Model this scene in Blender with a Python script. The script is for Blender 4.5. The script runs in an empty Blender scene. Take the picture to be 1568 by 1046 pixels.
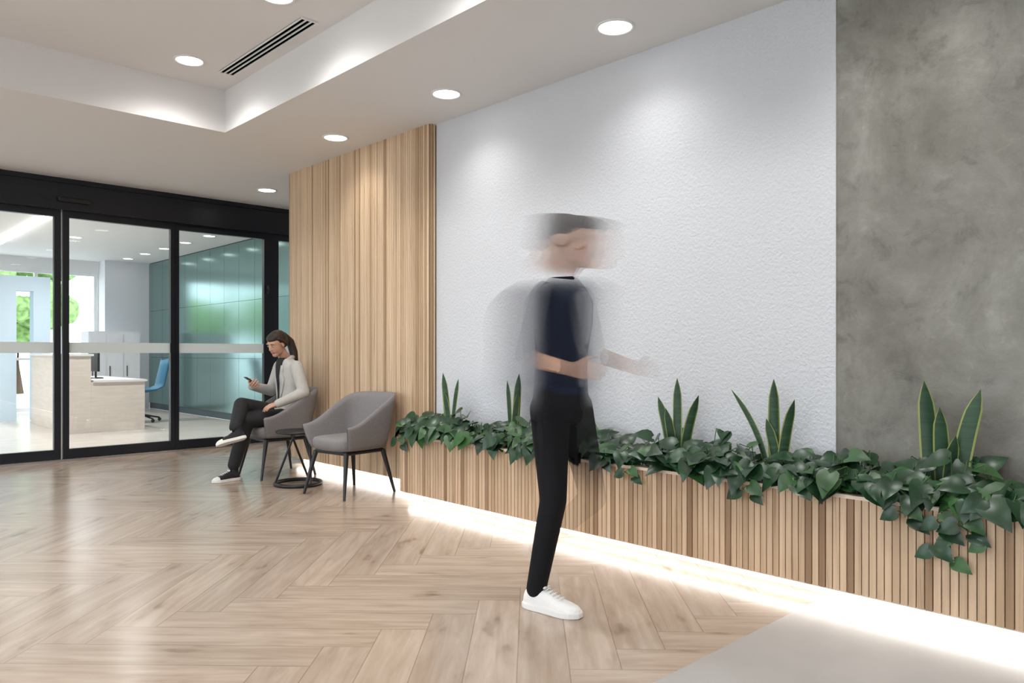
import bpy, math, random
import numpy as np
from mathutils import Vector, Matrix
random.seed(7)
S = bpy.context.scene
# ------------------------------------------------------------------ materials
def newmat(name):
    m = bpy.data.materials.new(name); m.use_nodes = True
    nt = m.node_tree
    return m, nt, nt.nodes['Principled BSDF'], nt.nodes['Material Output']
def N(nt, t, **kw):
    n = nt.nodes.new(t)
    for k, v in kw.items():
        if k in n.inputs: n.inputs[k].default_value = v
        else: setattr(n, k, v)
    return n
def ramp(nt, stops):
    r = nt.nodes.new('ShaderNodeValToRGB'); e = r.color_ramp.elements
    while len(e) < len(stops): e.new(0.5)
    for el, (p, c) in zip(e, stops):
        el.position = p; el.color = (c[0], c[1], c[2], 1)
    return r
def simple(name, col, rough=.5, metal=0, bscale=0, bstr=0, var=0, vscale=5, spec=.5, stretch=None):
    m, nt, b, o = newmat(name)
    b.inputs['Base Color'].default_value = (*col, 1)
    b.inputs['Roughness'].default_value = rough
    b.inputs['Metallic'].default_value = metal
    b.inputs['Specular IOR Level'].default_value = spec
    tc = N(nt, 'ShaderNodeTexCoord'); src = tc.outputs['Object']
    if stretch:
        mp = N(nt, 'ShaderNodeMapping'); mp.inputs['Scale'].default_value = stretch
        nt.links.new(src, mp.inputs['Vector']); src = mp.outputs['Vector']
    if var:
        n = N(nt, 'ShaderNodeTexNoise', Scale=vscale, Detail=3.0)
        nt.links.new(src, n.inputs['Vector'])
        r = ramp(nt, [(.3, [c*(1-var) for c in col]), (.7, [min(1, c*(1+var)) for c in col])])
        nt.links.new(n.outputs['Fac'], r.inputs['Fac'])
        nt.links.new(r.outputs['Color'], b.inputs['Base Color'])
    if bstr:
        n2 = N(nt, 'ShaderNodeTexNoise', Scale=bscale, Detail=2.0)
        nt.links.new(src, n2.inputs['Vector'])
        bp = N(nt, 'ShaderNodeBump', Strength=bstr, Distance=.01)
        nt.links.new(n2.outputs['Fac'], bp.inputs['Height'])
        nt.links.new(bp.outputs['Normal'], b.inputs['Normal'])
    return m
def emis(name, col, st):
    m, nt, b, o = newmat(name)
    b.inputs['Base Color'].default_value = (*col, 1)
    b.inputs['Emission Color'].default_value = (*col, 1)
    b.inputs['Emission Strength'].default_value = st
    return m

def mat_slats(name, light, mid, dark):
    m, nt, b, o = newmat(name)
    at = N(nt, 'ShaderNodeAttribute', attribute_name='tone')
    r = ramp(nt, [(0, dark), (.22, mid), (.6, light), (1, [min(1, c*1.12) for c in light])])
    nt.links.new(at.outputs['Fac'], r.inputs['Fac'])
    tc = N(nt, 'ShaderNodeTexCoord')
    off = N(nt, 'ShaderNodeVectorMath', operation='SCALE'); off.inputs[0].default_value = (7, 13, 31)
    nt.links.new(at.outputs['Fac'], off.inputs['Scale'])
    mp = N(nt, 'ShaderNodeMapping'); mp.inputs['Scale'].default_value = (60, 60, 1.6)
    nt.links.new(tc.outputs['Object'], mp.inputs['Vector'])
    ad = N(nt, 'ShaderNodeVectorMath', operation='ADD')
    nt.links.new(mp.outputs[0], ad.inputs[0]); nt.links.new(off.outputs[0], ad.inputs[1])
    n = N(nt, 'ShaderNodeTexNoise', Scale=1.0, Detail=3.0, Distortion=.6)
    nt.links.new(ad.outputs[0], n.inputs['Vector'])
    r2 = ramp(nt, [(.22, (.52, .42, .34)), (.38, (.88, .85, .81)), (.7, (1.06, 1.05, 1.04))])
    nt.links.new(n.outputs['Fac'], r2.inputs['Fac'])
    mx = N(nt, 'ShaderNodeMix', data_type='RGBA', blend_type='MULTIPLY'); mx.inputs[0].default_value = 1
    nt.links.new(r.outputs[0], mx.inputs[6]); nt.links.new(r2.outputs[0], mx.inputs[7])
    nt.links.new(mx.outputs[2], b.inputs['Base Color'])
    b.inputs['Roughness'].default_value = .5
    return m

N_PL = 6
W_PL = .19; L_PL = W_PL*N_PL
def mat_floor():
    m, nt, b, o = newmat('oak_herringbone')
    L = nt.links.new
    uv = N(nt, 'ShaderNodeUVMap', uv_map='UVMap'); at = N(nt, 'ShaderNodeAttribute', attribute_name='tone')
    sp = N(nt, 'ShaderNodeSeparateXYZ'); L(uv.outputs[0], sp.inputs[0])
    def M(op, a, bb=None):
        n = nt.nodes.new('ShaderNodeMath'); n.operation = op
        for i, x in enumerate((a, bb)):
            if x is None: continue
            if isinstance(x, (int, float)): n.inputs[i].default_value = x
            else: L(x, n.inputs[i])
        return n.outputs[0]
    t = at.outputs['Fac']
    cx = N(nt, 'ShaderNodeCombineXYZ')
    L(M('ADD', M('MULTIPLY', sp.outputs[0], 1.3), M('MULTIPLY', t, 41)), cx.inputs[0])
    L(M('ADD', M('MULTIPLY', sp.outputs[1], 13), M('MULTIPLY', t, 17)), cx.inputs[1])
    L(M('MULTIPLY', t, 9), cx.inputs[2])
    n1 = N(nt, 'ShaderNodeTexNoise', Scale=1.5, Detail=4.0, Roughness=.55, Distortion=.7); L(cx.outputs[0], n1.inputs['Vector'])
    r1 = ramp(nt, [(.22, (.325, .243, .182)), (.45, (.395, .308, .240)), (.62, (.445, .356, .284)), (.8, (.50, .41, .336))])
    L(n1.outputs['Fac'], r1.inputs['Fac'])
    cx2 = N(nt, 'ShaderNodeCombineXYZ')
    L(M('ADD', M('MULTIPLY', sp.outputs[0], 2.5), M('MULTIPLY', t, 53)), cx2.inputs[0])
    L(M('MULTIPLY', sp.outputs[1], 7), cx2.inputs[1]); L(M('MULTIPLY', t, 29), cx2.inputs[2])
    n2 = N(nt, 'ShaderNodeTexNoise', Scale=1.5, Detail=2.0); L(cx2.outputs[0], n2.inputs['Vector'])
    r2 = ramp(nt, [(.20, (.48, .40, .35)), (.34, (.90, .88, .86)), (.5, (1, 1, 1))]); L(n2.outputs['Fac'], r2.inputs['Fac'])
    mx = N(nt, 'ShaderNodeMix', data_type='RGBA', blend_type='MULTIPLY'); mx.inputs[0].default_value = 1
    L(r1.outputs[0], mx.inputs[6]); L(r2.outputs[0], mx.inputs[7])
    r3 = ramp(nt, [(0, (.92, .915, .91)), (1, (1.05, 1.05, 1.05))]); L(t, r3.inputs['Fac'])
    mx2 = N(nt, 'ShaderNodeMix', data_type='RGBA', blend_type='MULTIPLY'); mx2.inputs[0].default_value = 1
    L(mx.outputs[2], mx2.inputs[6]); L(r3.outputs[0], mx2.inputs[7])
    e1 = M('MINIMUM', sp.outputs[0], M('SUBTRACT', L_PL, sp.outputs[0]))
    e2 = M('MINIMUM', sp.outputs[1], M('SUBTRACT', W_PL, sp.outputs[1]))
    e = M('MINIMUM', e1, e2)
    r4 = ramp(nt, [(0, (.6, .55, .51)), (1, (1, 1, 1))]); L(M('DIVIDE', e, .0035), r4.inputs['Fac'])
    mx3 = N(nt, 'ShaderNodeMix', data_type='RGBA', blend_type='MULTIPLY'); mx3.inputs[0].default_value = 1
    L(mx2.outputs[2], mx3.inputs[6]); L(r4.outputs[0], mx3.inputs[7])
    L(mx3.outputs[2], b.inputs['Base Color'])
    b.inputs['Roughness'].default_value = .23
    b.inputs['Specular IOR Level'].default_value = .4
    return m

def mat_concrete():
    m, nt, b, o = newmat('polished_concrete'); L = nt.links.new
    tc = N(nt, 'ShaderNodeTexCoord')
    n1 = N(nt, 'ShaderNodeTexNoise', Scale=1.9, Detail=6.0, Roughness=.68, Distortion=.35); L(tc.outputs['Object'], n1.inputs['Vector'])
    r1 = ramp(nt, [(.32, (.135, .127, .105)), (.46, (.19, .182, .156)), (.56, (.23, .222, .195)), (.7, (.33, .318, .29))]); L(n1.outputs[0], r1.inputs[0])
    n2 = N(nt, 'ShaderNodeTexNoise', Scale=7.0, Detail=6.0, Roughness=.7, Distortion=.4); L(tc.outputs['Object'], n2.inputs['Vector'])
    r2 = ramp(nt, [(.32, (.70, .69, .67)), (.45, (1, 1, 1)), (.62, (1.05, 1.05, 1.04)), (.7, (1.28, 1.27, 1.25))]); L(n2.outputs[0], r2.inputs[0])
    mx = N(nt, 'ShaderNodeMix', data_type='RGBA', blend_type='MULTIPLY'); mx.inputs[0].default_value = 1
    L(r1.outputs[0], mx.inputs[6]); L(r2.outputs[0], mx.inputs[7]); L(mx.outputs[2], b.inputs['Base Color'])
    b.inputs['Roughness'].default_value = .5
    bp = N(nt, 'ShaderNodeBump', Strength=.3, Distance=.01); L(n2.outputs[0], bp.inputs['Height']); L(bp.outputs[0], b.inputs['Normal'])
    return m
def mat_plaster():
    m, nt, b, o = newmat('stippled_white_plaster'); L = nt.links.new
    b.inputs['Base Color'].default_value = (.63, .645, .675, 1); b.inputs['Roughness'].default_value = .7
    tc = N(nt, 'ShaderNodeTexCoord')
    n = N(nt, 'ShaderNodeTexNoise', Scale=58.0, Detail=2.0, Distortion=.5); L(tc.outputs['Object'], n.inputs['Vector'])
    bp = N(nt, 'ShaderNodeBump', Strength=.6, Distance=.008); L(n.outputs[0], bp.inputs['Height']); L(bp.outputs[0], b.inputs['Normal'])
    return m
def mat_glass(name, tint=(.92, .95, .945)):
    m, nt, b, o = newmat(name); L = nt.links.new
    tr = N(nt, 'ShaderNodeBsdfTransparent'); tr.inputs[0].default_value = (*tint, 1)
    gl = N(nt, 'ShaderNodeBsdfGlossy'); gl.inputs['Roughness'].default_value = .02
    fr = N(nt, 'ShaderNodeFresnel', IOR=1.5)
    mx = N(nt, 'ShaderNodeMixShader'); L(fr.outputs[0], mx.inputs[0]); L(tr.outputs[0], mx.inputs[1]); L(gl.outputs[0], mx.inputs[2])
    L(mx.outputs[0], o.inputs[0]); return m
def mat_alpha(name, col, rough=.8):
    m, nt, b, o = newmat(name); L = nt.links.new
    b.inputs['Base Color'].default_value = (*col, 1); b.inputs['Roughness'].default_value = rough
    b.inputs['Specular IOR Level'].default_value = .2
    at = N(nt, 'ShaderNodeAttribute', attribute_name='opacity')
    L(at.outputs['Fac'], b.inputs['Alpha']); return m
def mat_snake():
    m, nt, b, o = newmat('snake_leaf_green'); L = nt.links.new
    tc = N(nt, 'ShaderNodeTexCoord')
    mp = N(nt, 'ShaderNodeMapping'); mp.inputs['Scale'].default_value = (5, 5, 40); L(tc.outputs['Object'], mp.inputs[0])
    n = N(nt, 'ShaderNodeTexNoise', Scale=1.0, Detail=3.0, Distortion=1.0); L(mp.outputs[0], n.inputs['Vector'])
    r = ramp(nt, [(.38, (.014, .045, .018)), (.6, (.022, .068, .026)), (.75, (.045, .11, .042))]); L(n.outputs[0], r.inputs[0]); L(r.outputs[0], b.inputs['Base Color'])
    b.inputs['Roughness'].default_value = .45; return m

M_white = simple('white_paint', (.77, .755, .745), .75)
M_whiteg = simple('white_satin', (.8, .8, .8), .4)
M_plaster = mat_plaster(); M_conc = mat_concrete(); M_floor = mat_floor()
M_slatw = mat_slats('oak_batten', (.68, .51, .345), (.59, .42, .27), (.38, .24, .135))
M_slatp = mat_slats('planter_batten', (.60, .435, .295), (.48, .33, .205), (.27, .16, .09))
M_back = simple('dark_backing', (.14, .085, .05), .8)
M_rim = simple('pale_oak', (.72, .58, .46), .5, var=.08, vscale=6, stretch=(8, 1, 8))
M_black = simple('black_aluminium', (.006, .008, .014), .35)
M_blackm = simple('black_steel', (.01, .01, .012), .4)
M_void = simple('black_void', (.002, .002, .002), 1, spec=0)
M_glass = mat_glass('door_glass')
M_film = simple('frosted_film', (.88, .97, .95), .6)
M_led = emis('led_emitter', (1, .95, .88), 15)
M_down = emis('downlight_lens', (1, .98, .95), 9)
M_soil = simple('potting_soil', (.02, .014, .01), 1)
M_leaf = simple('pothos_leaf', (.012, .042, .016), .3, var=.5, vscale=9)
M_leaf2 = simple('pothos_leaf_light', (.03, .09, .025), .34, var=.4, vscale=9)
M_stem = simple('plant_stem', (.05, .11, .03), .5)
M_snake = mat_snake(); M_snakee = simple('snake_leaf_edge', (.26, .31, .08), .45)
M_fab = simple('grey_fabric', (.23, .215, .215), .95, bscale=350, bstr=.4, var=.2, vscale=220)
M_tile = simple('grey_floor_tile', (.38, .365, .35), .3, var=.07, vscale=3)
M_teal = simple('teal_glass_panel', (.20, .33, .32), .16, metal=.7)
M_tealj = simple('panel_joint', (.05, .08, .09), .5)
M_pale = simple('pale_backroom_floor', (.68, .62, .57), .2, var=.08, vscale=2, stretch=(1, 6, 1))
M_desk = simple('desk_laminate', (.74, .66, .59), .5, var=.06, vscale=4, stretch=(1, 1, 8))
M_blue = simple('pale_blue_paint', (.60, .73, .84), .6)
M_bchair = simple('blue_shell', (.03, .16, .28), .5)
M_lav = simple('lavender_wall', (.78, .78, .83), .7)
M_green = simple('tree_foliage', (.22, .36, .12), .9, var=.5, vscale=6)
M_trunk = simple('tree_bark', (.08, .05, .03), .9)
M_ground = simple('paving_outside', (.6, .6, .58), .9, var=.1)

# ------------------------------------------------------------------ mesh builder
class MB:
    def __init__(s): s.v = []; s.f = []; s.m = []; s.s = []; s.t = []
    def add(s, vs, fs, mat=0, smooth=False, tone=.5, M=None):
        o = len(s.v)
        if M is not None: vs = [M @ Vector(p) for p in vs]
        s.v += [tuple(p) for p in vs]
        for f in fs:
            s.f.append(tuple(i+o for i in f)); s.m.append(mat); s.s.append(smooth); s.t.append(tone)
    def box(s, x0, x1, y0, y1, z0, z1, mat=0, tone=.5, M=None):
        vs = [(x, y, z) for z in (z0, z1) for y in (y0, y1) for x in (x0, x1)]
        s.add(vs, [(0, 2, 3, 1), (4, 5, 7, 6), (0, 1, 5, 4), (2, 6, 7, 3), (0, 4, 6, 2), (1, 3, 7, 5)], mat, False, tone, M)
    def cyl(s, p0, p1, r0, r1, n=14, mat=0, smooth=True, M=None):
        p0 = Vector(p0); p1 = Vector(p1); d = (p1-p0)
        if d.length < 1e-6: return
        d.normalize(); a = d.orthogonal().normalized(); b = d.cross(a)
        vs = []
        for p, r in ((p0, r0), (p1, r1)):
            for i in range(n):
                t = 2*math.pi*i/n; vs.append(p+a*math.cos(t)*r+b*math.sin(t)*r)
        s.add(vs, [(i, (i+1) % n, n+(i+1) % n, n+i) for i in range(n)], mat, smooth, .5, M)
        s.add(vs[:n], [tuple(range(n))[::-1]], mat, False, .5, M); s.add(vs[n:], [tuple(range(n))], mat, False, .5, M)
    def ell(s, c, r, mat=0, nu=16, nv=10, M=None):
        if isinstance(r, (int, float)): r = (r, r, r)
        vs = [(c[0], c[1], c[2]-r[2])]
        for j in range(1, nv):
            ph = math.pi*j/nv-math.pi/2
            for i in range(nu):
                t = 2*math.pi*i/nu
                vs.append((c[0]+r[0]*math.cos(ph)*math.cos(t), c[1]+r[1]*math.cos(ph)*math.sin(t), c[2]+r[2]*math.sin(ph)))
        vs.append((c[0], c[1], c[2]+r[2])); fs = []
        for i in range(nu): fs.append((0, 1+(i+1) % nu, 1+i))
        for j in range(nv-2):
            for i in range(nu):
                a = 1+j*nu+i; b = 1+j*nu+(i+1) % nu; fs.append((a, b, b+nu, a+nu))
        k = 1+(nv-2)*nu
        for i in range(nu): fs.append((k+i, k+(i+1) % nu, len(vs)-1))
        s.add(vs, fs, mat, True, .5, M)
    def torus(s, c, R, r, n=40, k=10, mat=0, flat=1.0):
        vs = []; fs = []
        for i in range(n):
            t = 2*math.pi*i/n
            for j in range(k):
                p = 2*math.pi*j/k
                vs.append((c[0]+(R+r*math.cos(p))*math.cos(t), c[1]+(R+r*math.cos(p))*math.sin(t), c[2]+r*flat*math.sin(p)))
        for i in range(n):
            for j in range(k):
                fs.append((i*k+j, ((i+1) % n)*k+j, ((i+1) % n)*k+(j+1) % k, i*k+(j+1) % k))
        s.add(vs, fs, mat, True)
    def lathe(s, c, prof, n=32, mat=0):
        vs = []; fs = []
        for i in range(n):
            t = 2*math.pi*i/n
            for (r, z) in prof: vs.append((c[0]+r*math.cos(t), c[1]+r*math.sin(t), c[2]+z))
        k = len(prof)
        for i in range(n):
            for j in range(k-1):
                fs.append((i*k+j, ((i+1) % n)*k+j, ((i+1) % n)*k+j+1, i*k+j+1))
        s.add(vs, fs, mat, True)
    def build(s, name, mats, parent=None, M=None):
        me = bpy.data.meshes.new(name); me.from_pydata(s.v, [], s.f); me.update()
        for m in mats: me.materials.append(m)
        me.polygons.foreach_set('material_index', s.m); me.polygons.foreach_set('use_smooth', s.s)
        a = me.attributes.new('tone', 'FLOAT', 'FACE'); a.data.foreach_set('value', s.t)
        ob = bpy.data.objects.new(name, me); S.collection.objects.link(ob)
        if M is not None: ob.matrix_world = M
        if parent: ob.parent = parent
        return ob
def empty(name, loc=(0, 0, 0)):
    e = bpy.data.objects.new(name, None); e.location = loc; e.empty_display_size = .1; S.collection.objects.link(e); return e
def quick(name, boxes, mats, parent=None):
    b = MB()
    for x in boxes: b.box(*x)
    return b.build(name, mats, parent)
def bevel(ob, w, seg=2):
    m = ob.modifiers.new('b', 'BEVEL'); m.width = w; m.segments = seg; m.limit_method = 'ANGLE'; return ob

# ------------------------------------------------------------------ camera
cam = bpy.data.cameras.new('camera'); cam.sensor_width = 36; cam.lens = 36*1159/1568; cam.shift_y = 17/1568
camo = bpy.data.objects.new('camera', cam); camo.location = (0, 0, 1.15); camo.rotation_euler = (math.pi/2, 0, -math.radians(43.6))
S.collection.objects.link(camo); S.camera = camo

H = 3.0; HC = 3.35; XW, XE, YS, YD, YN = -4.0, 5.4, -3.0, 9.15, 17.0
XP, XWD, XWH = 3.41, 3.72, 3.79
ZB, ZT = .08, .514
YT = 1.57
# ------------------------------------------------------------------ floor (herringbone planks)
def clip(poly, ax, val, keep_gt):
    out = []
    for i in range(len(poly)):
        a = poly[i]; b = poly[(i+1) % len(poly)]
        ia = (a[ax] >= val) if keep_gt else (a[ax] <= val); ib = (b[ax] >= val) if keep_gt else (b[ax] <= val)
        if ia: out.append(a)
        if ia != ib:
            t = (val-a[ax])/(b[ax]-a[ax]); out.append(tuple(a[k]+(b[k]-a[k])*t for k in range(4)))
    return out
def build_floor():
    n = N_PL; w = W_PL; vs = []; fs = []; uvs = []; tn = []; c = math.sqrt(.5)
    def world(p, q): return (p*c+q*c+.3, -p*c+q*c+.1)
    R = 95
    for t in range(-R, R):
        for j in range(-10, 11):
            for kind in (0, 1):
                if kind == 0: x0 = t+2*n*j; y0 = t; dx, dy = n, 1
                else: x0 = t; y0 = t+1+2*n*j; dx, dy = 1, n
                pr = [(x0, y0), (x0+dx, y0), (x0+dx, y0+dy), (x0, y0+dy)]
                cw = world((x0+dx/2)*w, (y0+dy/2)*w)
                if not (XW-1 < cw[0] < XE+1 and YT-1 < cw[1] < YD+1): continue
                poly = []
                for (px, py) in pr:
                    X, Y = world(px*w, py*w)
                    u, v = ((px-x0)*w, (py-y0)*w) if kind == 0 else ((py-y0)*w, (px-x0)*w)
                    poly.append((X, Y, u, v))
                for ax, val, g in ((0, XW, True), (0, XE, False), (1, YT, True), (1, YD, False)):
                    if poly: poly = clip(poly, ax, val, g)
                if len(poly) < 3: continue
                o = len(vs); vs += [(p[0], p[1], 0) for p in poly]; fs.append(tuple(range(o, o+len(poly)))); uvs += [(p[2], p[3]) for p in poly]; tn.append(random.random())
    me = bpy.data.meshes.new('floor'); me.from_pydata(vs, [], fs); me.materials.append(M_floor)
    ul = me.uv_layers.new(name='UVMap')
    for i, uvp in enumerate(uvs): ul.data[i].uv = uvp
    a = me.attributes.new('tone', 'FLOAT', 'FACE'); a.data.foreach_set('value', tn)
    ob = bpy.data.objects.new('floor', me); S.collection.objects.link(ob)
build_floor()
b = MB()
b.box(XW, 3.995, YS, YT, -.1, 0, 0)
b.build('floor_tiled', [M_tile])
quick('floor_backroom', [(XW, XE, YD, YN, -.1, -.001)], [M_pale])
quick('ground', [(-40, 40, YN+.2, 60, -.3, -.1), (-40, XW-.2, -30, YN+.2, -.3, -.1)], [M_ground])

# ------------------------------------------------------------------ walls
quick('wall_plaster', [(XWH, 4.0, 1.627, 4.87, 0, H)], [M_plaster])
quick('wall_concrete', [(XWH+.006, 4.0, YS, 1.627, 0, H)], [M_conc])
quick('wall_south', [(XW-.2, 4.0, YS-.2, YS, 0, 3.45)], [M_white])
quick('wall_east', [(XE, XE+.2, 7.28, YD+.1, 0, H)], [M_white])
b = MB()
b.box(XW-.2, XW, YS-.2, YN+.2, 2.7, 3.45); b.box(XW-.2, XW, YS-.2, YN+.2, 0, .35)
for yy in (YS-.2, 0.2, 3.2, 6.2, 8.9, 12, 14.5, YN-.2):
    b.box(XW-.2, XW, yy, yy+.4, .35, 2.7)
b.build('wall_west', [M_white])
b = MB()
b.box(XW-.2, .2, YN, YN+.2, 0, H); b.box(.2, XE+.2, YN, YN+.2, 2.75, H); b.box(4.55, XE+.2, YN, YN+.2, 0, 2.75)
b.build('wall_north', [M_white])
b = MB()
for x in (.2, 1.3, 2.4, 3.45, 4.5): b.box(x-.03, x+.03, YN+.05, YN+.12, .08, 2.7)
b.box(.2, 4.55, YN+.05, YN+.12, 2.7, 2.76); b.box(.2, 4.55, YN+.05, YN+.12, 0, .08); b.box(.2, 4.55, YN+.06, YN+.11, 1.0, 1.05)
b.build('window_1', [M_whiteg])
# batten wall
b = MB()
b.box(XWD+.02, 5.4, 4.89, 7.26, ZB, H, 1); b.box(XWD+.14, 5.4, 4.95, 7.2, 0, ZB, 2)
def slat(b, axis, base, c, w, z0, z1, depth, tone, sign=-1, k=.002):
    h = w/2
    prof = [(-h, 0), (-h, depth-k), (-h+k, depth), (h-k, depth), (h, depth-k), (h, 0)]
    vs = []
    for z in (z0, z1):
        for (s_, d) in prof:
            vs.append((base+sign*d, c+s_, z) if axis == 'x' else (c+s_, base+sign*d, z))
    fs = [(i, i+1, i+7, i+6) for i in range(5)]+[(0, 1, 2, 3, 4, 5), (6, 7, 8, 9, 10, 11)]
    b.add(vs, fs, 0, False, tone)
def tone():
    r = random.random()
    return r*.3 if random.random() < .22 else .3+.7*r
p = .026; y = 4.895
while y < 7.25:
    slat(b, 'x', XWD+.021, y+p/2, p-.004, ZB, H, .013, tone()); y += p
slat(b, 'y', 4.891, XWD+.02+p/2, p-.005, ZB, H, .013, tone()); slat(b, 'y', 4.891, XWD+.02+p*1.5, p-.006, ZB, H, .013, tone())
b.build('wall_batten', [M_slatw, M_back, M_white])
# planter
b = MB(); PY0, PY1 = YS+.02, 4.86
b.box(XP+.012, XP+.04, PY0, PY1-.02, ZB, ZT-.012, 1)
b.box(XP+.04, XWH-.002, PY1-.04, PY1-.02, ZB, ZT-.012, 1)
b.box(XP+.02, XWH-.002, PY0, PY1-.02, ZB-.01, ZB-.0005, 3)
b.box(XP+.16, XP+.18, PY0, PY1-.1, 0, ZB-.01, 3)
b.box(XP+.04, XWH-.002, PY0, PY1-.04, .2, .455, 2)
y = PY1-.02; p = .032
while y > PY0+.05:
    slat(b, 'x', XP+.0125, y-p/2, p-.0038, ZB, ZT-.012, .0115, tone(), -1, .0015); y -= p
x = XP+.02
while x < XWD-.03: slat(b, 'y', PY1-.02, x+p/2, p-.0038, ZB, ZT-.012, .0115, tone(), 1); x += p
b.box(XP-.008, XP+.05, PY0, PY1+.002, ZT-.014, ZT+.002, 4); b.box(XP+.05, XWD+.0, PY1-.05, PY1+.002, ZT-.014, ZT+.002, 4)
b.build('planter_box', [M_slatp, M_back, M_soil, M_white, M_rim])
quick('led_strip_light', [(XP+.04, XP+.07, PY0+.05, PY1-.08, ZB-.022, ZB-.011)], [M_led])
quick('led_strip_light', [(XWD+.06, XWD+.09, 4.98, 7.2, ZB-.014, ZB-.002)], [M_led])

# ------------------------------------------------------------------ ceiling
CX0, CX1, CY0, CY1 = -3.0, 2.64, -2.0, 6.27
quick('ceiling', [(CX1, 5.6, YS-.2, YD+.1, H, 3.5), (XW-.2, CX0, YS-.2, YD+.1, H, 3.5), (CX0, CX1, CY1, YD+.1, H, 3.5), (CX0, CX1, YS-.2, CY0, H, 3.5), (CX0, CX1, CY0, CY1, HC, 3.5)], [M_white])
quick('ceiling_backroom', [(XW-.2, XE+.2, YD+.1, YN+.2, H, 3.5)], [M_white])
def downlight(x, y, z, r=.1, power=0, cone=110, col=(1, .985, .965), blend=1):
    b = MB()
    b.lathe((x, y, z), [(r*1.13, 0), (r*1.12, -.006), (r*.98, -.008), (r*.93, -.003)], 32, 0)
    vs = [(x+r*.94*math.cos(t*math.pi/16), y+r*.94*math.sin(t*math.pi/16), z-.004) for t in range(32)]
    b.add(vs, [tuple(range(32))[::-1]], 1)
    ob = b.build('ceiling_downlight', [M_whiteg, M_down])
    if power:
        l = bpy.data.lights.new('lamp', 'SPOT'); l.energy = power; l.spot_size = math.radians(cone); l.spot_blend = blend; l.shadow_soft_size = .12; l.color = col
        lo = bpy.data.objects.new('lamp', l); lo.location = (x, y, z-.03); S.collection.objects.link(lo); lo.parent = ob
for y in (5.76, 4.24, 2.71, 1.18, -.35, -1.88): downlight(3.39, y, H, .1, 31, 140)
downlight(3.92, 8.16, H, .1, 45, 130)
for x in (2.17, -.5):  # the negative-x column is unseen, added only to light the room
    for y in (5.8, 4.38, 2.95, 1.5, -.4): downlight(x, y, HC, .1, 88 if x > 1 else 110, 155)
b = MB(); x0, x1, y0, y1 = 2.42, 2.54, 4.55, 5.86
b.box(x0, x1, y0, y1, HC-.003, HC-.001, 1)
for i in range(4):
    xx = x0+i*(x1-x0-.009)/3; b.box(xx, xx+.009, y0, y1, HC-.010, HC-.003, 0)
b.box(x0, x1, y0-.01, y0, HC-.010, HC-.001, 0); b.box(x0, x1, y1, y1+.01, HC-.010, HC-.001, 0)
b.build('air_vent', [M_whiteg, M_void])

# ------------------------------------------------------------------ glass doors
hdr = quick('trim_header', [(XW, XE, YD-.05, YD+.1, 2.66, H), (XW, XE, YD-.07, YD-.05, 2.95, H), (XW, XE, YD-.1, YD-.05, 2.66, 2.86)], [M_black])
b = MB(); b.box(2.02, 2.34, YD-.15, YD-.1, 2.74, 2.79, 0)
bevel(b.build('door_sensor', [M_blackm], hdr), .015)
def door(i, x0, x1, sl, sr, yo=0):
    b = MB(); z0, z1 = .02, 2.66; y0, y1 = YD-.03+yo, YD+.03+yo
    b.box(x0, x0+sl, y0, y1, z0, z1); b.box(x1-sr, x1, y0, y1, z0, z1)
    b.box(x0+sl, x1-sr, y0, y1, z0, z0+.1); b.box(x0+sl, x1-sr, y0, y1, z1-.07, z1)
    ym = (y0+y1)/2
    b.add([(x0+sl, ym, z0+.1), (x1-sr, ym, z0+.1), (x1-sr, ym, z1-.07), (x0+sl, ym, z1-.07)], [(0, 1, 2, 3)], 1)
    b.box(x0+sl, x1-sr, ym-.004, ym-.001, 1.145, 1.26, 2)
    return b.build('door_%d' % i, [M_black, M_glass, M_film])
door(1, .82, 2.075, .07, .065); door(2, 2.09, 3.247, .062, .048); d3 = door(3, 3.25, 4.44, .045, .095)
door(4, -.45, .81, .06, .06); door(5, -1.72, -.46, .06, .06); door(6, -2.99, -1.73, .06, .06); door(7, XW, -3.0, .06, .06); door(8, 4.44, 5.39, .1, .06)
quick('trim_track', [(XW, XE, YD-.08, YD+.08, 0, .018)], [simple('steel_track', (.5, .5, .5), .3, metal=1)])
b = MB(); b.box(4.37, 4.40, YD-.045, YD-.03, 1.9, 2.0, 0); b.cyl((4.385, YD-.045, 1.95), (4.385, YD-.07, 1.95), .012, .012, 12, 0)
b.build('lock', [simple('dark_steel', (.12, .12, .13), .3, metal=1)], d3)

# ------------------------------------------------------------------ back room
b = MB(); b.box(XE, XE+.1, YD+.1, 16.6, 0, H, 1)
y = YD+.12
while y < 16.5:
    for z0, z1 in ((.12, 1.05), (1.055, 2.0), (2.005, 2.98)): b.box(XE-.012, XE, y, y+.588, z0, z1, 0)
    y += .595
b.build('wall_panelled', [M_teal, M_tealj])
quick('wall_column', [(4.55, XE-.001, 16.6, YN-.001, 0, H-.001)], [M_lav])
b = MB(); b.box(2.83, 3.12, 12.05, 14.3, 0, 1.10, 0); b.box(2.80, 3.15, 12.02, 14.33, 1.10, 1.13, 1)
b.box(3.121, 3.85, 12.05, 12.10, 0, .72, 0); b.box(3.151, 3.88, 12.02, 14.3, .72, .75, 1); b.box(3.121, 3.85, 14.25, 14.3, 0, .72, 0); b.box(3.5, 3.85, 12.101, 12.6, .08, .719, 0)
b.build('reception_desk', [M_desk, M_whiteg])
b = MB(); b.box(3.38, 3.41, 12.7, 13.2, .86, 1.2, 0); b.cyl((3.42, 12.95, .77), (3.42, 12.95, .95), .015, .015, 10, 0); b.lathe((3.42, 12.95, .751), [(0, .02), (.1, .015), (.11, 0)], 24, 0)
b.build('computer_monitor', [M_blackm])
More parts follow.
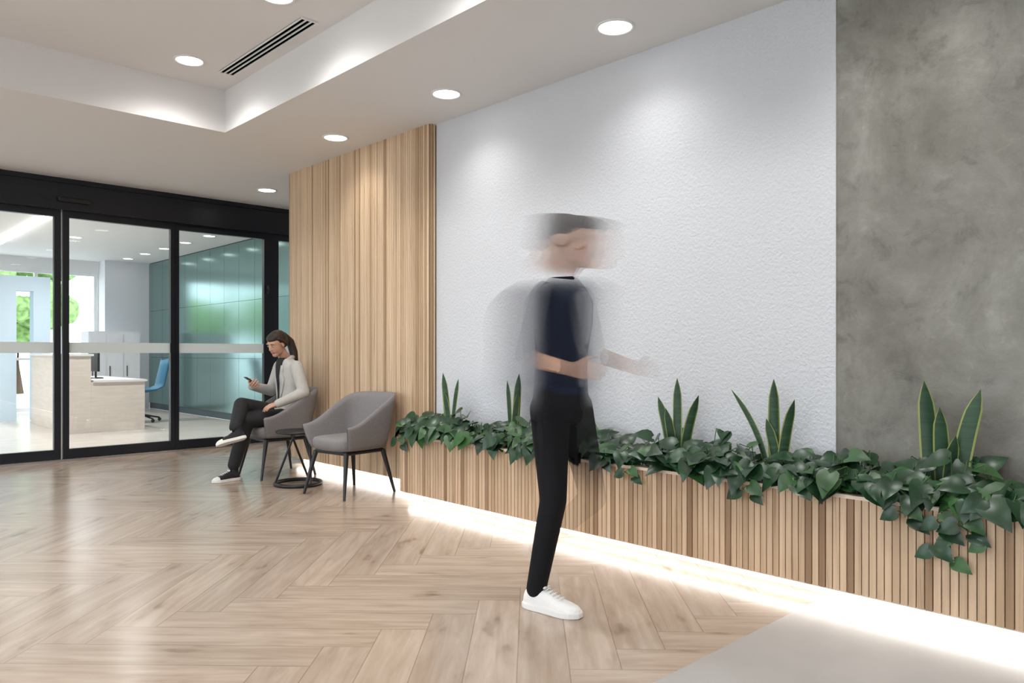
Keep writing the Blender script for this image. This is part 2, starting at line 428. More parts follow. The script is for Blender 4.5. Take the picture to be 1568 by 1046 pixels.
def office_chair(x, y):
    b = MB(); g = []; nu, nv = 9, 12
    for j in range(nv):
        t = j/(nv-1)
        if t < .5: px = .22-.44*t*2; pz = .50-.02*math.sin(math.pi*t*2)
        else: px = -.22-.12*(t-.5)*2; pz = .50+.52*(t-.5)*2
        for i in range(nu):
            s_ = (i/(nu-1)-.5)*2; g.append((x-px+.06*s_*s_*(1 if t > .5 else 0), y+s_*.23*(1-.15*t), pz+.04*s_*s_))
    b.add(g, [(j*nu+i, j*nu+i+1, (j+1)*nu+i+1, (j+1)*nu+i) for j in range(nv-1) for i in range(nu-1)], 0, True)
    b.cyl((x, y, .49), (x, y, .1), .03, .03, 12, 1)
    for k in range(5):
        a = k*1.2566; b.cyl((x, y, .12), (x+.28*math.cos(a), y+.28*math.sin(a), .06), .02, .012, 8, 1); b.ell((x+.28*math.cos(a), y+.28*math.sin(a), .03), .03, 1, 10, 6)
    o = b.build('office_chair', [M_bchair, M_blackm]); m = o.modifiers.new('s', 'SOLIDIFY'); m.thickness = .02
office_chair(4.22, 13.35)
b = MB(); b.box(4.0, 4.9, 15.6, 16.1, .06, 1.55, 0); b.box(4.04, 4.86, 15.64, 16.06, 0, .06, 1)
for i in range(3): b.box(4.02+i*.3, 4.29+i*.3, 15.58, 15.6, .1, 1.5, 0); b.box(4.05+i*.3, 4.06+i*.3, 15.56, 15.58, .7, .9, 1)
b.build('storage_cabinet', [M_lav, M_blackm])
b = MB(); b.box(2.3, 2.75, 15.0, 15.3, 0, 2.2, 0); b.box(3.0, 3.25, 15.0, 15.3, 0, 2.2, 0); b.box(2.3, 3.25, 15.0, 15.3, 2.2, 2.45, 0)
b.build('portal_frame', [M_blue])
quick('linear_ceiling_light', [(2.47, 2.53, 11.6, 15, H-.05, H-.001)], [M_down])
for y in (10, 11, 12, 13, 14, 15, 16): downlight(4.8, y, H, .09, 0)
for x in (3.3, .5):
    for y in (10.8, 13.6): downlight(x, y, H, .09, 250, 160)
def tree(x, y, h, r):
    b = MB(); b.cyl((x, y, -.1), (x, y, h*.6), .12, .07, 10, 1)
    for i in range(26):
        a = random.random()*6.28; q = random.random()**.5*r; z = h*(.35+.65*random.random())
        rr = r*(.28+.2*random.random()); b.ell((x+q*math.cos(a), y+q*math.sin(a), z), (rr, rr, rr*.8), 0, 10, 7)
    o = b.build('tree', [M_green, M_trunk])
    t = bpy.data.textures.new('n', 'CLOUDS'); t.noise_scale = .35
    sm = o.modifiers.new('sub', 'SUBSURF'); sm.levels = 1; sm.render_levels = 1
    d = o.modifiers.new('d', 'DISPLACE'); d.texture = t; d.strength = .4; d.texture_coords = 'GLOBAL'
tree(5.0, 27, 4.4, 1.3); tree(2.2, 23, 2.6, 1.3); tree(-.6, 22, 2.7, 1.5); tree(-4, 23, 2.9, 1.6)
tree(-8, 13, 3.0, 1.5); tree(-8.5, 16, 3.0, 1.5)

# ------------------------------------------------------------------ furniture
def tub_chair(x, y, rot):
    root = empty('armchair', (x, y, 0)); root.rotation_euler = (0, 0, rot)
    hw, bd, fr = .30, .12, .24
    path = []
    n1, n2 = 10, 24
    for e_ in (.016, .012): path.append((fr+e_, -hw))
    for i in range(n1): path.append((fr-(fr+bd)*i/n1, -hw))
    for i in range(n2+1):
        a = -math.pi/2-math.pi*i/n2
        ca, sa = math.cos(a), math.sin(a)
        path.append((-bd+.20*math.copysign(abs(ca)**.75, ca), hw*math.copysign(abs(sa)**.75, sa)))
    for i in range(1, n1+1): path.append((-bd+(fr+bd)*i/n1, hw))
    for e_ in (.012, .016): path.append((fr+e_, hw))
    b = MB(); nz = 9; P = len(path); th = .035
    def pt(k, j, inner):
        px, py = path[k]
        xx = max(0, (fr-px)/(fr+bd+.2))
        top = .57+.25*(xx*xx*(3-2*xx))
        bot = .375
        e_ = {0: .42, P-1: .42, 1: .2, P-2: .2}.get(k, 0)
        if e_: top -= .018*e_*2; bot += .018*e_*2
        t = j/(nz-1); z = bot+(top-bot)*t
        if j == nz-1: z -= .004
        sc = .80+.20*((z-.375)/(top-.375))**.7
        bx = px
        if px < 0: bx = px*(1+.12*t)
        qx, qy = bx*sc, py*sc
        nxn = (px+bd)/.2 if px < -bd else 0; nyn = py/hw
        q = math.hypot(nxn, nyn)
        o_ = th*(1-e_) if inner else th*e_
        if j == nz-1: o_ += (-.008 if inner else .008)
        qx -= o_*nxn/q; qy -= o_*nyn/q
        return (qx, qy, z)
    vs = []; fs = []
    ring = [(j, False) for j in range(nz)]+[(j, True) for j in range(nz-1, -1, -1)]
    K = len(ring)
    for k in range(P):
        for (j, inn) in ring: vs.append(pt(k, j, inn))
    for k in range(P-1):
        for r in range(K): fs.append((k*K+r, (k+1)*K+r, (k+1)*K+(r+1) % K, k*K+(r+1) % K))
    fs.append(tuple(range(K))[::-1]); fs.append(tuple((P-1)*K+r for r in range(K)))
    b.add(vs, fs, 0, True)
    b.build('shell', [M_fab], root)
    b = MB(); n = 40
    def se(a, rx, ry, e=.45): return (math.copysign(abs(math.cos(a))**e, math.cos(a))*rx, math.copysign(abs(math.sin(a))**e, math.sin(a))*ry)
    lv = [(.36, .80), (.375, .93), (.40, .98), (.44, .99), (.462, .95), (.47, .85), (.474, .5), (.475, .0)]
    vs = []
    for z, s_ in lv:
        for i in range(n):
            px, py = se(2*math.pi*i/n, .265*s_, .232*s_); vs.append((px-.005, py, z))
    fs = [(j*n+i, j*n+(i+1) % n, (j+1)*n+(i+1) % n, (j+1)*n+i) for j in range(len(lv)-1) for i in range(n)]+[tuple(range(n))[::-1]]
    b.add(vs, fs, 0, True); b.build('seat', [M_fab], root)
    b = MB(); b.box(-.2, .2, -.2, .2, .335, .365, 0); bevel(b.build('seat_frame', [M_blackm], root), .01)
    i = 1
    for sx in (-1, 1):
        for sy in (-1, 1):
            b = MB(); b.cyl((sx*.19, sy*.19, .35), (sx*.262, sy*.255, 0), .021, .011, 14, 0); b.build('leg_%d' % i, [M_blackm], root); i += 1
    return root
tub_chair(3.32, 5.42, math.radians(188)); tub_chair(3.32, 6.70, math.radians(178))
r = empty('side_table', (3.20, 6.06, 0))
b = MB(); b.lathe((0, 0, 0), [(0, .45), (.17, .45), (.185, .452), (.192, .46), (.192, .468), (.185, .474), (0, .475)], 48, 0); b.build('top', [M_blackm], r)
b = MB(); b.torus((0, 0, .016), .195, .016, 48, 10); b.build('base_ring', [M_blackm], r)
for i in range(3):
    a = i*2.094+.6; b = MB(); b.cyl((.195*math.cos(a), .195*math.sin(a), .016), (.10*math.cos(a+1.2), .10*math.sin(a+1.2), .45), .010, .010, 12); b.build('leg_%d' % (i+1), [M_blackm], r)

# ------------------------------------------------------------------ plants
def leafgeo(b, base, d, nrm, size, mat):
    d = Vector(d).normalized(); nrm = Vector(nrm); nrm = (nrm-d*nrm.dot(d)).normalized(); sd = d.cross(nrm)
    base = Vector(base)
    def P(x, y): 
        z = .22*abs(x)-.28*y*y+.0
        return base+(sd*x+d*y+nrm*z)*size
    ms = [(0, .04), (0, .3), (0, .55), (0, .8), (0, 1.08)]; os_ = [(.22, -.12), (.42, .04), (.46, .28), (.37, .55), (.19, .82)]
    vs = [P(*m) for m in ms]+[P(*o) for o in os_]+[P(-o[0], o[1]) for o in os_]
    fs = [(0, 5, 6), (0, 6, 7, 1), (1, 7, 8, 2), (2, 8, 9, 3), (3, 9, 4), (0, 11, 10), (0, 1, 12, 11), (1, 2, 13, 12), (2, 3, 14, 13), (3, 4, 14)]
    b.add(vs, fs, mat, True)
def pothos(yc, half, n, hmax):
    b = MB()
    for i in range(n):
        yy = yc+random.uniform(-half, half); 
        front = random.random() < .5
        spill = front and random.random() < .22
        xx = random.uniform(3.41, 3.49) if front else random.uniform(3.48, 3.70)
        if spill: xx = random.uniform(3.365, 3.40)
        z = .545+random.random()*(hmax-.535)*(1-abs(yy-yc)/half*.5)*(.5 if front else 1)
        if yy > 4.8: yy = 4.8
        a = random.uniform(0, 6.28); ox = -abs(math.cos(a))*.8 if front else math.cos(a)*.6-.3; oy = math.sin(a)
        dz = random.uniform(-1.1, -.4) if spill else (random.uniform(-.28, .3) if front else random.uniform(-.5, .4))
        d = Vector((ox, oy, dz)).normalized(); nr = Vector((-.6+random.uniform(-.3, .3), random.uniform(-.7, .3), .75))
        sz = random.uniform(.08, .13)
        if d.x*sz*1.1+xx > 3.76: d.x = -abs(d.x)
        o = Vector((random.uniform(3.5, 3.65), yy+random.uniform(-.08, .08), .456))
        mid = Vector(((o.x+xx)/2, (o.y+yy)/2, max(z, .56)+.02))
        b.cyl(o, mid, .0028, .0025, 5, 2); b.cyl(mid, (xx, yy, z), .0025, .002, 5, 2)
        leafgeo(b, (xx, yy, z), d, nr, sz, 0 if random.random() < .8 else 1)
    return b
def vine(b, yc, depth, n):
    p = Vector((3.40, yc, .55)); q = Vector((3.385, yc, .525))
    b.cyl((3.55, yc, .456), p, .003, .003, 5, 2); pr = p
    for i in range(n):
        t = (i+1)/n; q = Vector((3.385-.015*math.sin(i*2), yc+.06*math.sin(i*1.7)*t, .53-depth*t)); b.cyl(pr, q, .0028, .0025, 5, 2); pr = q
        sgn = 1 if i % 2 else -1
        leafgeo(b, q+Vector((-.012, 0, 0)), (-.25, sgn*.9, -.35-.3*random.random()), (-1, -.3, .5), random.uniform(.06, .09), 0 if i % 3 else 1)
y = 4.7; k = 0
while y > -2.7:
    b = pothos(y, .26, 62, .68+.05*math.sin(k*2.1))
    if k in (6, 8, 10): vine(b, y+.05, .07, 3)
    if k == 0: vine(b, 4.78, .08, 3)
    b.build('pothos_plant', [M_leaf, M_leaf2, M_stem]); y -= .36; k += 1
b = MB(); vine(b, 1.02, .22, 7); vine(b, .93, .13, 4); b.build('trailing_vine', [M_leaf, M_leaf2, M_stem])
def snake(y, hs):
    b = MB(); x = 3.62
    for (h, lean_y, lean_x, oy, tw, w) in hs:
        n = 12; vs = []
        for i in range(n+1):
            t = i/n; ww = w*(.55+1.2*t-1.15*t*t) if t < .8 else w*(.55+1.2*.8-1.15*.64)*(1-((t-.8)/.2)**1.6)
            ww = max(ww, .0006)
            ang = tw+t*.5; c, s_ = math.cos(ang), math.sin(ang)
            cy = y+oy+lean_y*t*t; cx = x+lean_x*t*t; z = .456+h*t
            for q, dz in ((-1, .15), (-.80, .08), (0, -.12), (.80, .08), (1, .15)):
                lx, ly = dz*ww, q*ww
                vs.append((cx+lx*c-ly*s_, cy+lx*s_+ly*c, z))
        b.add(vs, [(i*5+j, i*5+j+1, (i+1)*5+j+1, (i+1)*5+j) for i in range(n) for j in (1, 2)], 0, True)
        b.add(vs, [(i*5+j, i*5+j+1, (i+1)*5+j+1, (i+1)*5+j) for i in range(n) for j in (0, 3)], 1, True)
    b.build('snake_plant', [M_snake, M_snakee])
snake(4.49, [(.54, .06, 0, .02, .4, .030), (.50, -.10, -.02, -.03, -.3, .028), (.40, .02, -.04, 0, .2, .026)])
snake(3.79, [(.55, -.04, 0, -.02, .3, .032), (.50, .03, 0, .03, -.4, .03), (.42, -.08, -.03, 0, .1, .028)])
snake(2.45, [(.55, .0, 0, .0, -.2, .034), (.46, -.10, 0, -.04, .3, .032), (.44, .09, 0, .04, .1, .032), (.38, .03, -.04, .02, .2, .03)])
snake(1.86, [(.56, .0, 0, .01, .2, .034), (.50, .20, -.02, .04, -.2, .022), (.46, -.07, 0, -.03, .4, .032), (.36, .04, -.04, -.01, 0, .03)])
snake(1.09, [(.57, .03, 0, .045, .2, .045), (.54, -.09, 0, -.055, -.3, .045), (.46, 0, -.04, 0, .1, .038), (.34, -.04, -.03, -.02, .1, .032)])
snake(.2, [(.54, .0, 0, .0, .2, .036), (.46, -.09, 0, -.05, -.3, .034)])

# ------------------------------------------------------------------ organic bodies
class Body:
    def __init__(s): s.b = MB(); s.pr = []
    def limb(s, pts, rads, mat=0):
        for p, r in zip(pts, rads): s.b.ell(p, r, 0, 20, 12)
        for i in range(len(pts)-1):
            s.b.cyl(pts[i], pts[i+1], rads[i], rads[i+1], 20, 0)
            s.pr.append(('c', np.array(pts[i], float), np.array(pts[i+1], float), rads[i], rads[i+1], mat))
    def ell(s, c, r, mat=0):
        s.b.ell(c, r, 0, 24, 14); s.pr.append(('e', np.array(c, float), np.array(r, float), mat))
    def loft(s, rings, mat=0, n=28):
        vs = []
        for (cx, cy, cz, rx, ry) in rings:
            for i in range(n):
                t = 2*math.pi*i/n; vs.append((cx+rx*math.cos(t), cy+ry*math.sin(t), cz))
        k = len(rings); fs = [(j*n+i, j*n+(i+1) % n, (j+1)*n+(i+1) % n, (j+1)*n+i) for j in range(k-1) for i in range(n)]
        fs += [tuple(range(n))[::-1], tuple((k-1)*n+i for i in range(n))]
        s.b.add(vs, fs, 0, True)
        for a, c in zip(rings[:-1], rings[1:]):
            s.pr.append(('c', np.array(a[:3], float), np.array(c[:3], float), (a[3]+a[4])/2, (c[3]+c[4])/2, mat))
    def build(s, name, mats, voxel, smooth, parent=None, M=None, over=None, opac=None, post=None):
        ob = s.b.build(name+'_tmp', [])
        m = ob.modifiers.new('r', 'REMESH'); m.mode = 'VOXEL'; m.voxel_size = voxel
        m2 = ob.modifiers.new('s', 'SMOOTH'); m2.factor = .5; m2.iterations = smooth
        dg = bpy.context.evaluated_depsgraph_get(); me = bpy.data.meshes.new_from_object(ob.evaluated_get(dg))
        bpy.data.objects.remove(ob)
        nv = len(me.vertices); co = np.empty(nv*3, 'f'); me.vertices.foreach_get('co', co); co = co.reshape(-1, 3)
        if opac is not None:
            op = np.array([opac(c) for c in co], 'f')
            polys = [tuple(p.vertices) for p in me.polygons]
            polys = [f for f in polys if max(op[i] for i in f) > .012]
            used = sorted({i for f in polys for i in f}); mp = {a: b_ for b_, a in enumerate(used)}
            co = co[used]; op = op[used]
            me = bpy.data.meshes.new(name); me.from_pydata([tuple(map(float, c)) for c in co], [], [tuple(mp[i] for i in f) for f in polys]); me.update()
        npoly = len(me.polygons); cen = np.empty(npoly*3, 'f'); me.polygons.foreach_get('center', cen); cen = cen.reshape(-1, 3).astype(float)
        best = np.full(npoly, 1e9); mi = np.zeros(npoly, int)
        for p in s.pr:
            if p[0] == 'c':
                _, a, c, r0, r1, mt = p; ab = c-a; t = np.clip(((cen-a)@ab)/(ab@ab+1e-12), 0, 1)
                d = np.linalg.norm(cen-(a+t[:, None]*ab), axis=1)-(r0+(r1-r0)*t)
            else:
                _, c, r, mt = p; d = (np.linalg.norm((cen-c)/r, axis=1)-1)*r.min()
            k = d < best; best[k] = d[k]; mi[k] = mt
        if over: 
            for i in range(npoly):
                q = over(cen[i], mi[i]); mi[i] = q
        me.materials.clear()
        for mt in mats: me.materials.append(mt)
        me.polygons.foreach_set('material_index', mi.astype('i')); me.polygons.foreach_set('use_smooth', np.ones(npoly, bool))
        if opac is not None:
            a = me.attributes.new('opacity', 'FLOAT', 'POINT'); a.data.foreach_set('value', op)
        if post is not None:
            co2 = np.array([post(c) for c in co], 'f'); me.vertices.foreach_set('co', co2.reshape(-1))
        if M is not None: me.transform(M)
        me.update(); me.name = name
        ob = bpy.data.objects.new(name, me); S.collection.objects.link(ob)
        if parent: ob.parent = parent
        return ob
def hand_prims(B, M, curl=.35, mirror=1, sc=1, mat=0):
    def T(x, y, z): return tuple(M @ Vector((x*sc, y*sc*mirror, z*sc)))
    ys = [.031, .0105, -.0105, -.030]; Ls = [.070, .079, .073, .056]
    for k, (y, L) in enumerate(zip(ys, Ls)):
        xk = .086-.004*abs(k-1)
        B.limb([T(0, y*.55, 0), T(xk, y, 0)], [.015*sc, .0115*sc], mat)
        a = 0; p = [xk, y, 0]; pts = [T(*p)]; fan = y*1.6
        for ph, fr in enumerate((.45, .31, .24)):
            a += curl*(1.0 if ph else .8); l = L*fr
            p = [p[0]+l*math.cos(a), p[1]+l*math.sin(fan), p[2]-l*math.sin(a)]; pts.append(T(*p))
        B.limb(pts, [.0092*sc, .0085*sc, .0078*sc, .0068*sc], mat)
    B.limb([T(.012, .018, -.005), T(.045, .048, -.014), T(.070, .060, -.024), T(.090, .062, -.036)], [.014*sc, .0115*sc, .010*sc, .008*sc], mat)
def head_prims(B, male=False, hm=1, sk=0, lip=2):
    B.ell((-.012, 0, .03), (.094, .074, .082), sk); B.ell((.02, 0, -.02), (.069, .060, .085), sk)
    B.ell((.048, 0, -.085), (.034, .034, .026), sk); B.ell((.015, 0, -.07), (.055, .052, .035), sk)
    B.limb([(.082, 0, .018), (.101, 0, -.020)], [.008, .0105], sk); B.limb([(.092, -.009, -.026), (.092, .009, -.026)], [.008, .008], sk)
    B.limb([(.074, -.045, .030), (.084, -.015, .032)], [.008, .008], sk); B.limb([(.074, .045, .030), (.084, .015, .032)], [.008, .008], sk)
    for q in (-1, 1):
        B.ell((-.002, q*.076, -.004), (.017, .009, .030), sk)
    B.ell((.083, 0, -.050), (.009, .021, .0055), lip); B.ell((.082, 0, -.059), (.009, .018, .006), lip)
    B.limb([(-.015, 0, -.06), (-.045, 0, -.175)], [.052 if male else .047, .058 if male else .052], sk)
def frame(o, x, z):
    x = Vector(x).normalized(); z = Vector(z); z = (z-x*z.dot(x)).normalized(); y = z.cross(x)
    return Matrix(((x.x, y.x, z.x, o[0]), (x.y, y.y, z.y, o[1]), (x.z, y.z, z.z, o[2]), (0, 0, 0, 1)))
def shoe(name, M, parent, mats, sc=1, high=False, opacv=None, laces=True):
    sec = [(0, .020, .062), (.008, .030, .078), (.03, .036, .092), (.06, .038, .096), (.095, .038, .098), (.125, .040, .088), (.155, .044, .074), (.19, .048, .062), (.225, .047, .055), (.25, .040, .049), (.268, .028, .042), (.278, .012, .034)]
    b = MB(); n = 13; vs = []
    for (x, w, t) in sec:
        for i in range(n):
            a = math.pi*i/(n-1); vs.append((x, w*math.copysign(abs(math.cos(a))**.8, math.cos(a)), .018+(t-.018)*math.sin(a)**.75))
    for j in range(len(sec)-1):
        for i in range(n-1):
            b.add([vs[j*n+i], vs[j*n+i+1], vs[(j+1)*n+i+1], vs[(j+1)*n+i]], [(0, 1, 2, 3)], 1 if (high and sec[j][0] >= .22) else 0, True)
    b.add(vs[:n], [tuple(range(n))], 0, True); b.add(vs[-n:], [tuple(range(n))[::-1]], 1 if high else 0, True)
    if laces or high:
        ol = [(x-(.004 if k == 0 else 0)+(.006 if k == len(sec)-1 else 0), w+.005) for k, (x, w, t) in enumerate(sec)]
        out = ol+[(x, -w) for x, w in ol[::-1]]; m = len(out)
        prof = [(0, .97), (.004, 1.0), (.022, 1.0), (.028, .98)]; vv = []
        for z, k in prof: vv += [(.137+(x-.137)*k, y*k, z) for x, y in out]
        fs = [(j*m+i, j*m+(i+1) % m, (j+1)*m+(i+1) % m, (j+1)*m+i) for j in range(3) for i in range(m)]+[tuple(range(m))[::-1], tuple(3*m+i for i in range(m))]
        b.add(vv, fs, 1, False)
        for i in range(5):
            x = .118+i*.018; zt = .096-(x-.118)*.36; w = .020
            b.cyl((x, -w, zt-.003), (x+.004, 0, zt+.003), .0028, .0028, 6, 2); b.cyl((x+.004, 0, zt+.003), (x, w, zt-.003), .0028, .0028, 6, 2)
        b.ell((.112, .014, .103), (.006, .014, .006), 2, 10, 6); b.ell((.112, -.014, .103), (.006, .014, .006), 2, 10, 6)
        if high: b.cyl((.055, 0, .05), (.05, 0, .155), .042, .040, 18, 0)
        else: b.torus((.055, 0, .092), .034, .008, 20, 8, 0)
    if sc != 1: M = M @ Matrix.Scale(sc, 4)
    o = b.build(name, mats, parent); o.data.transform(M)
    if opacv is not None:
        a = o.data.attributes.new('opacity', 'FLOAT', 'POINT'); a.data.foreach_set('value', [opacv]*len(o.data.vertices))
    return o

# ---- seated woman
Mb = simple('linen_blazer', (.50, .48, .45), .85, bscale=14, bstr=.8, var=.06, vscale=12)
Mt = simple('black_trousers', (.012, .012, .014), .8, bscale=14, bstr=.6)
Msk = simple('skin', (.58, .33, .23), .5)
Mlip = simple('lips', (.42, .15, .12), .4)
Mhair = simple('dark_brown_hair', (.022, .011, .007), .4, bscale=40, bstr=.6, stretch=(1, 6, 1))
Mcan = simple('black_canvas', (.012, .012, .014), .8); Mrub = simple('white_rubber', (.8, .79, .76), .5)
Meye = simple('eye_white', (.7, .68, .66), .3); Miris = simple('iris', (.03, .015, .01), .2)
wom = empty('seated_woman', (3.42, 6.69, .47))
def par(o, root):
    o.parent = root; o.matrix_parent_inverse = Matrix.Translation(-root.location)
B = Body(); cy = 6.69
RG = [(3.42, cy, .475, .10, .14), (3.42, cy, .50, .135, .18), (3.43, cy, .58, .140, .19), (3.45, cy, .70, .118, .16), (3.45, cy, .82, .118, .162), (3.44, cy, .93, .120, .175), (3.425, cy, 1.01, .102, .175), (3.41, cy, 1.065, .082, .135), (3.395, cy, 1.10, .06, .07)]
B.loft(RG, 0)
def front(y, z):
    for a, c in zip(RG[:-1], RG[1:]):
        if a[2] <= z <= c[2]:
            t = (z-a[2])/(c[2]-a[2]); cx = a[0]+(c[0]-a[0])*t; rx = a[3]+(c[3]-a[3])*t; ry = a[4]+(c[4]-a[4])*t
            return cx-rx*math.sqrt(max(0, 1-(y/ry)**2))
    return 3.33
B.limb([(3.425, cy-.165, 1.015), (3.45, cy-.262, .78), (3.22, cy-.215, .685)], [.062, .054, .040], 0)
B.limb([(3.425, cy+.165, 1.015), (3.38, cy+.25, .78), (3.13, cy+.13, .835)], [.062, .054, .040], 0)
B.limb([(3.42, cy-.085, .545), (2.98, cy-.09, .535), (2.885, cy-.03, .14)], [.092, .070, .054], 1)
B.limb([(3.42, cy+.085, .55), (2.96, cy-.02, .675), (2.80, cy-.25, .50)], [.092, .068, .050], 1)
def ov(c, m):
    if m == 1: return 1
    x, y, z = c
    if z < .60 and x < 3.36: return 1
    if x < 3.42 and abs(y-cy) < .105 and z < 1.12:
        wv = .018+.050*max(0, (z-.62)/.45)
        if abs(y-cy) < wv and z > .58: return 1
    return m
par(B.build('body', [Mb, Mt], .008, 7, None, None, ov), wom)
b = MB()
for q in (-1, 1):
    rows = [(.70, .020, .034), (.78, .026, .062), (.86, .033, .085), (.91, .038, .098), (.935, .042, .082), (.98, .048, .085), (1.03, .056, .082)]
    vs = []
    for z, a, c in rows:
        for y in (a, (a+c)/2, c): vs.append((front(y, z)-.004, cy+q*y, z))
    b.add(vs, [(i*3+j, i*3+j+1, i*3+j+4, i*3+j+3) for i in range(len(rows)-1) for j in range(2)], 0, True)
b.cyl((3.345, cy-.068, 1.03), (3.40, cy-.070, 1.085), .014, .018, 10, 0); b.cyl((3.345, cy+.068, 1.03), (3.40, cy+.070, 1.085), .014, .018, 10, 0)
b.cyl((3.40, cy-.070, 1.085), (3.455, cy-.04, 1.105), .018, .017, 10, 0); b.cyl((3.40, cy+.070, 1.085), (3.455, cy+.04, 1.105), .018, .017, 10, 0); b.cyl((3.455, cy-.04, 1.105), (3.455, cy+.04, 1.105), .017, .017, 10, 0)
o = b.build('lapels', [Mb]); m = o.modifiers.new('s', 'SOLIDIFY'); m.thickness = .008; m.offset = 0; par(o, wom)
MH = Matrix.Translation((3.31, cy, 1.232)) @ Matrix.Rotation(math.radians(180+20), 4, 'Z') @ Matrix.Rotation(math.radians(24), 4, 'Y')
B = Body(); head_prims(B); par(B.build('head', [Msk, Msk, Mlip], .0045, 4, None, MH), wom)
b = MB()
for q in (-1, 1):
    b.ell((.0765, q*.029, .008), (.009, .0125, .0055), 0, 14, 8); b.ell((.083, q*.029, .0055), (.0045, .005, .0045), 1, 12, 8)
    b.cyl((.0835, q*.017, .0125), (.079, q*.041, .0105), .0022, .0016, 8, 2)
    b.cyl((.0885, q*.016, .034), (.079, q*.046, .034), .0032, .0022, 8, 2)
o = b.build('eyes', [Meye, Miris, Mhair]); o.data.transform(MH); par(o, wom)
B = Body(); B.ell((-.030, 0, .038), (.094, .083, .086), 0); B.ell((-.006, 0, .066), (.088, .073, .050), 0); B.ell((-.07, 0, 0), (.055, .07, .07), 0)
B.ell((-.125, 0, .035), (.03, .03, .03), 0); B.limb([(-.13, 0, .03), (-.165, .01, -.05), (-.145, .03, -.15), (-.11, .045, -.24), (-.08, .05, -.30)], [.028, .038, .040, .032, .014], 0)
for q in (-1, 1): B.limb([(.02, q*.068, .055), (-.005, q*.078, .025), (-.04, q*.078, -.02)], [.014, .016, .018], 0)
par(B.build('hair', [Mhair], .006, 4, None, MH), wom)
B = Body(); hand_prims(B, frame((3.225, cy-.212, .687), (-.92, .28, -.30), (-.1, -.25, 1)), .28, -1, .95); par(B.build('hand_left', [Msk], .003, 2), wom)
MR = frame((3.125, cy+.125, .838), (-.25, -1, .1), (-.56, 0, -.83))
B = Body(); hand_prims(B, MR, .62, 1, .95); par(B.build('hand_right', [Msk], .003, 2), wom)
b = MB(); b.box(-.036, .036, -.072, .072, -.0045, .0045, 0)
o = b.build('mobile_phone', [M_blackm]); o.data.transform(MR @ Matrix.Translation((.075, .035, -.024)) @ Matrix.Rotation(math.radians(-12), 4, 'Z')); bevel(o, .003)
par(o, wom)
ft = Vector((-.95, .05, -.18)).normalized(); up = Vector((-.05, .42, .9)); up = (up-ft*up.dot(ft)).normalized()
par(shoe('shoe_right', frame(Vector((2.80, cy-.25, .50))-up*.125-ft*.055, ft, up), None, [Mcan, Mrub, Mrub], .9, True), wom)
par(shoe('shoe_left', frame((2.935, cy-.025, 0.001), (-1, -.12, 0), (0, 0, 1)), None, [Mcan, Mrub, Mrub], .9, True), wom)

# ---- walking man (motion-softened upper body)
mk = {k: mat_alpha('walker_'+k, c, r) for k, (c, r) in dict(navy=((.012, .017, .035), .85), black=((.008, .008, .010), .8), skin=((.50, .31, .23), .6), hair=((.05, .04, .035), .7), white=((.80, .79, .77), .5)).items()}
man = empty('walking_man', (2.50, 2.33, 0))
Hd = Vector((.137, -.99, 0)).normalized(); Ld = Vector((-Hd.y, Hd.x, 0))
MM = Matrix(((Hd.x, Ld.x, 0, 2.50), (Hd.y, Ld.y, 0, 2.33), (0, 0, 1, 0), (0, 0, 0, 1)))
def man_body(arms=True):
    B = Body()
    B.loft([(.02, 0, .84, .10, .125), (.02, 0, .90, .118, .15), (.02, 0, 1.0, .112, .14), (.025, 0, 1.14, .105, .138), (.035, 0, 1.28, .118, .158), (.04, 0, 1.38, .112, .165), (.035, 0, 1.44, .085, .13), (.035, 0, 1.485, .062, .07)], 0)
    if arms:
        B.limb([(.035, -.155, 1.405), (-.03, -.20, 1.14)], [.055, .045], 0); B.limb([(-.03, -.20, 1.13), (.20, -.18, 1.08)], [.040, .030], 2)
        B.limb([(.035, .155, 1.405), (.08, .205, 1.15)], [.055, .045], 0); B.limb([(.08, .205, 1.14), (.32, .16, 1.08)], [.040, .030], 2)
    B.limb([(.02, -.085, .90), (.035, -.08, .50), (-.065, -.07, .09)], [.090, .060, .046], 1)
    B.limb([(.03, .085, .90), (.14, .08, .50), (-.17, .08, .23)], [.090, .060, .044], 1)
    if arms:
        hand_prims(B, frame((.20, -.18, 1.08), (1, .05, -.05), (0, -1, .2)), .4, 1, 1.02, 2)
        hand_prims(B, frame((.32, .16, 1.08), (1, -.1, -.05), (0, 1, .2)), .4, -1, 1.02, 2)
    return B
def ovm(c, m):
    if m == 0 and c[2] < .97: return 1
    return m
def s01(x): x = max(0, min(1, x)); return x*x*(3-2*x)
def op_main(c):
    f, l, z = c
    if z > 1.0:
        u = (f-.03)*.78+l*.62
        a = .05+.86*s01((.145-abs(u))/.11)
        if z > 1.40: a *= .15+.85*s01((1.50-z)/.11)
        if abs(l) > .17: a = min(a, .30)
        if f > .13: a = .30*s01((.50-f)/.34)
        return a
    if z < .9 and l > .012:
        t = s01((.9-z)/.45); return max(.08, .86-.78*t)
    if z > .82:
        t = s01((z-.82)/.18); u = abs((f-.03)*.78+l*.62); return 1-t*(.94*(1-s01((.15-u)/.10)))
    return 1
mm = [mk['navy'], mk['black'], mk['skin']]
par(man_body().build('body', mm, .009, 6, None, MM, ovm, op_main), man)
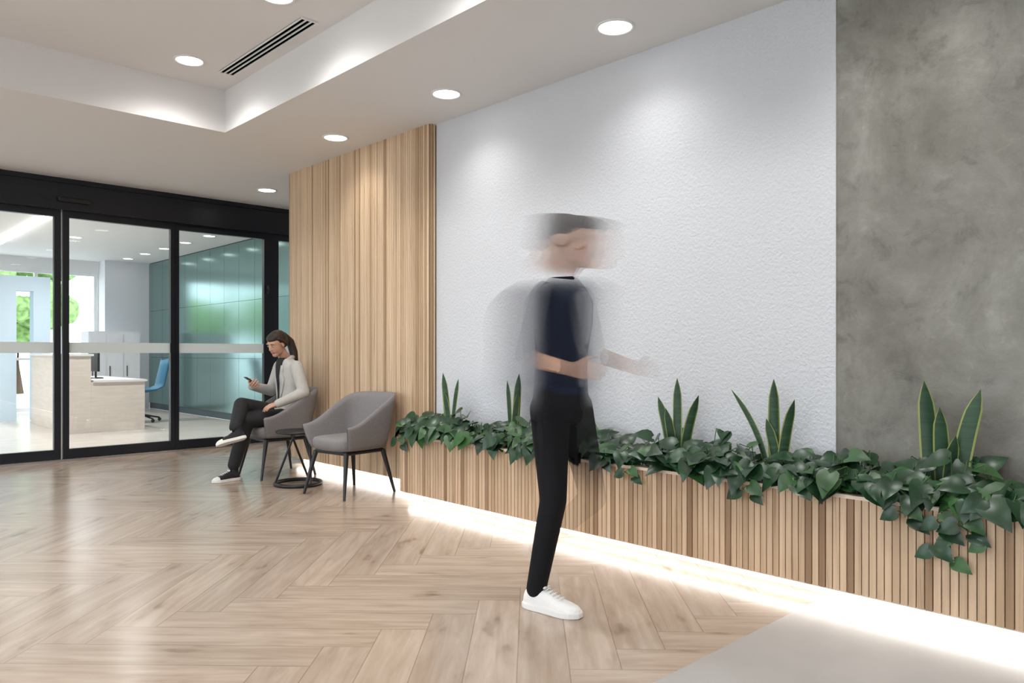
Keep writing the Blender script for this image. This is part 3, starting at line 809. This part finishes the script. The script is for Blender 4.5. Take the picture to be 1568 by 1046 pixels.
def man_head():
    B = Body(); head_prims(B, True, 1, 0, 0)
    B.ell((-.03, 0, .045), (.092, .082, .080), 1); B.ell((-.0, 0, .075), (.090, .072, .044), 1); B.ell((-.07, 0, .0), (.04, .066, .05), 1)
    return B
MHm = MM @ Matrix.Translation((.075, 0, 1.642)) @ Matrix.Rotation(math.radians(8), 4, 'Y')
for i, (k, a) in enumerate(((1.4, .34), (2.1, .30), (3.1, .26))):
    Rh = math.hypot(.78*k*.098, .62*.08)
    def posth(c, k=k): return (c[0]*k, c[1], c[2])
    def op2(c, a=a, k=k, Rh=Rh): 
        return a*s01((Rh-abs(.78*k*c[0]+.62*c[1]))/(Rh*.75))*(1 if c[2] > -.1 else s01((c[2]+.17)/.07))
    par(man_head().build('head' if i == 0 else 'head_blur_%d' % i, [mk['skin'], mk['hair']], .006, 5, None, MHm, None, op2, posth), man)
for i, (k, a, sh) in enumerate(((1.9, .36, .0), (3.7, .34, -.07))):
    Rb = math.hypot(.78*k*.115, .62*.155)
    def post(c, k=k, sh=sh): return (.02+sh*s01((c[2]-.8)/.2)+(c[0]-.02)*k, c[1], c[2])
    def op(c, a=a, k=k, Rb=Rb):
        f, l, z = c; r = a*s01((Rb-abs((f-.02)*.78*k+l*.62))/(Rb*.85))
        if z < 1.0: r *= s01((z-.60)/.4)*.85
        if z > 1.42: r *= s01((1.50-z)/.08)
        return r
    par(man_body(False).build('body_blur_%d' % (i+1), mm, .014, 8, None, MM, ovm, op, post), man)
par(shoe('shoe_right', MM @ frame((-.125, -.07, 0.001), (1, .05, 0), (0, 0, 1)), None, [mk['white'], mk['white'], mk['white']], 1.02, False, 1.0), man)
par(shoe('shoe_left', MM @ frame((-.265, .08, .205), (.75, 0, -.66), (.66, 0, .75)), None, [mk['white'], mk['white'], mk['white']], 1.0, False, .10, False), man)

# ------------------------------------------------------------------ world
w = bpy.data.worlds.new('World'); S.world = w; w.use_nodes = True
bg = w.node_tree.nodes['Background']; bg.inputs[0].default_value = (.84, .92, 1, 1); bg.inputs[1].default_value = 4.5
S.view_settings.view_transform = 'Standard'
S.view_settings.exposure = 0
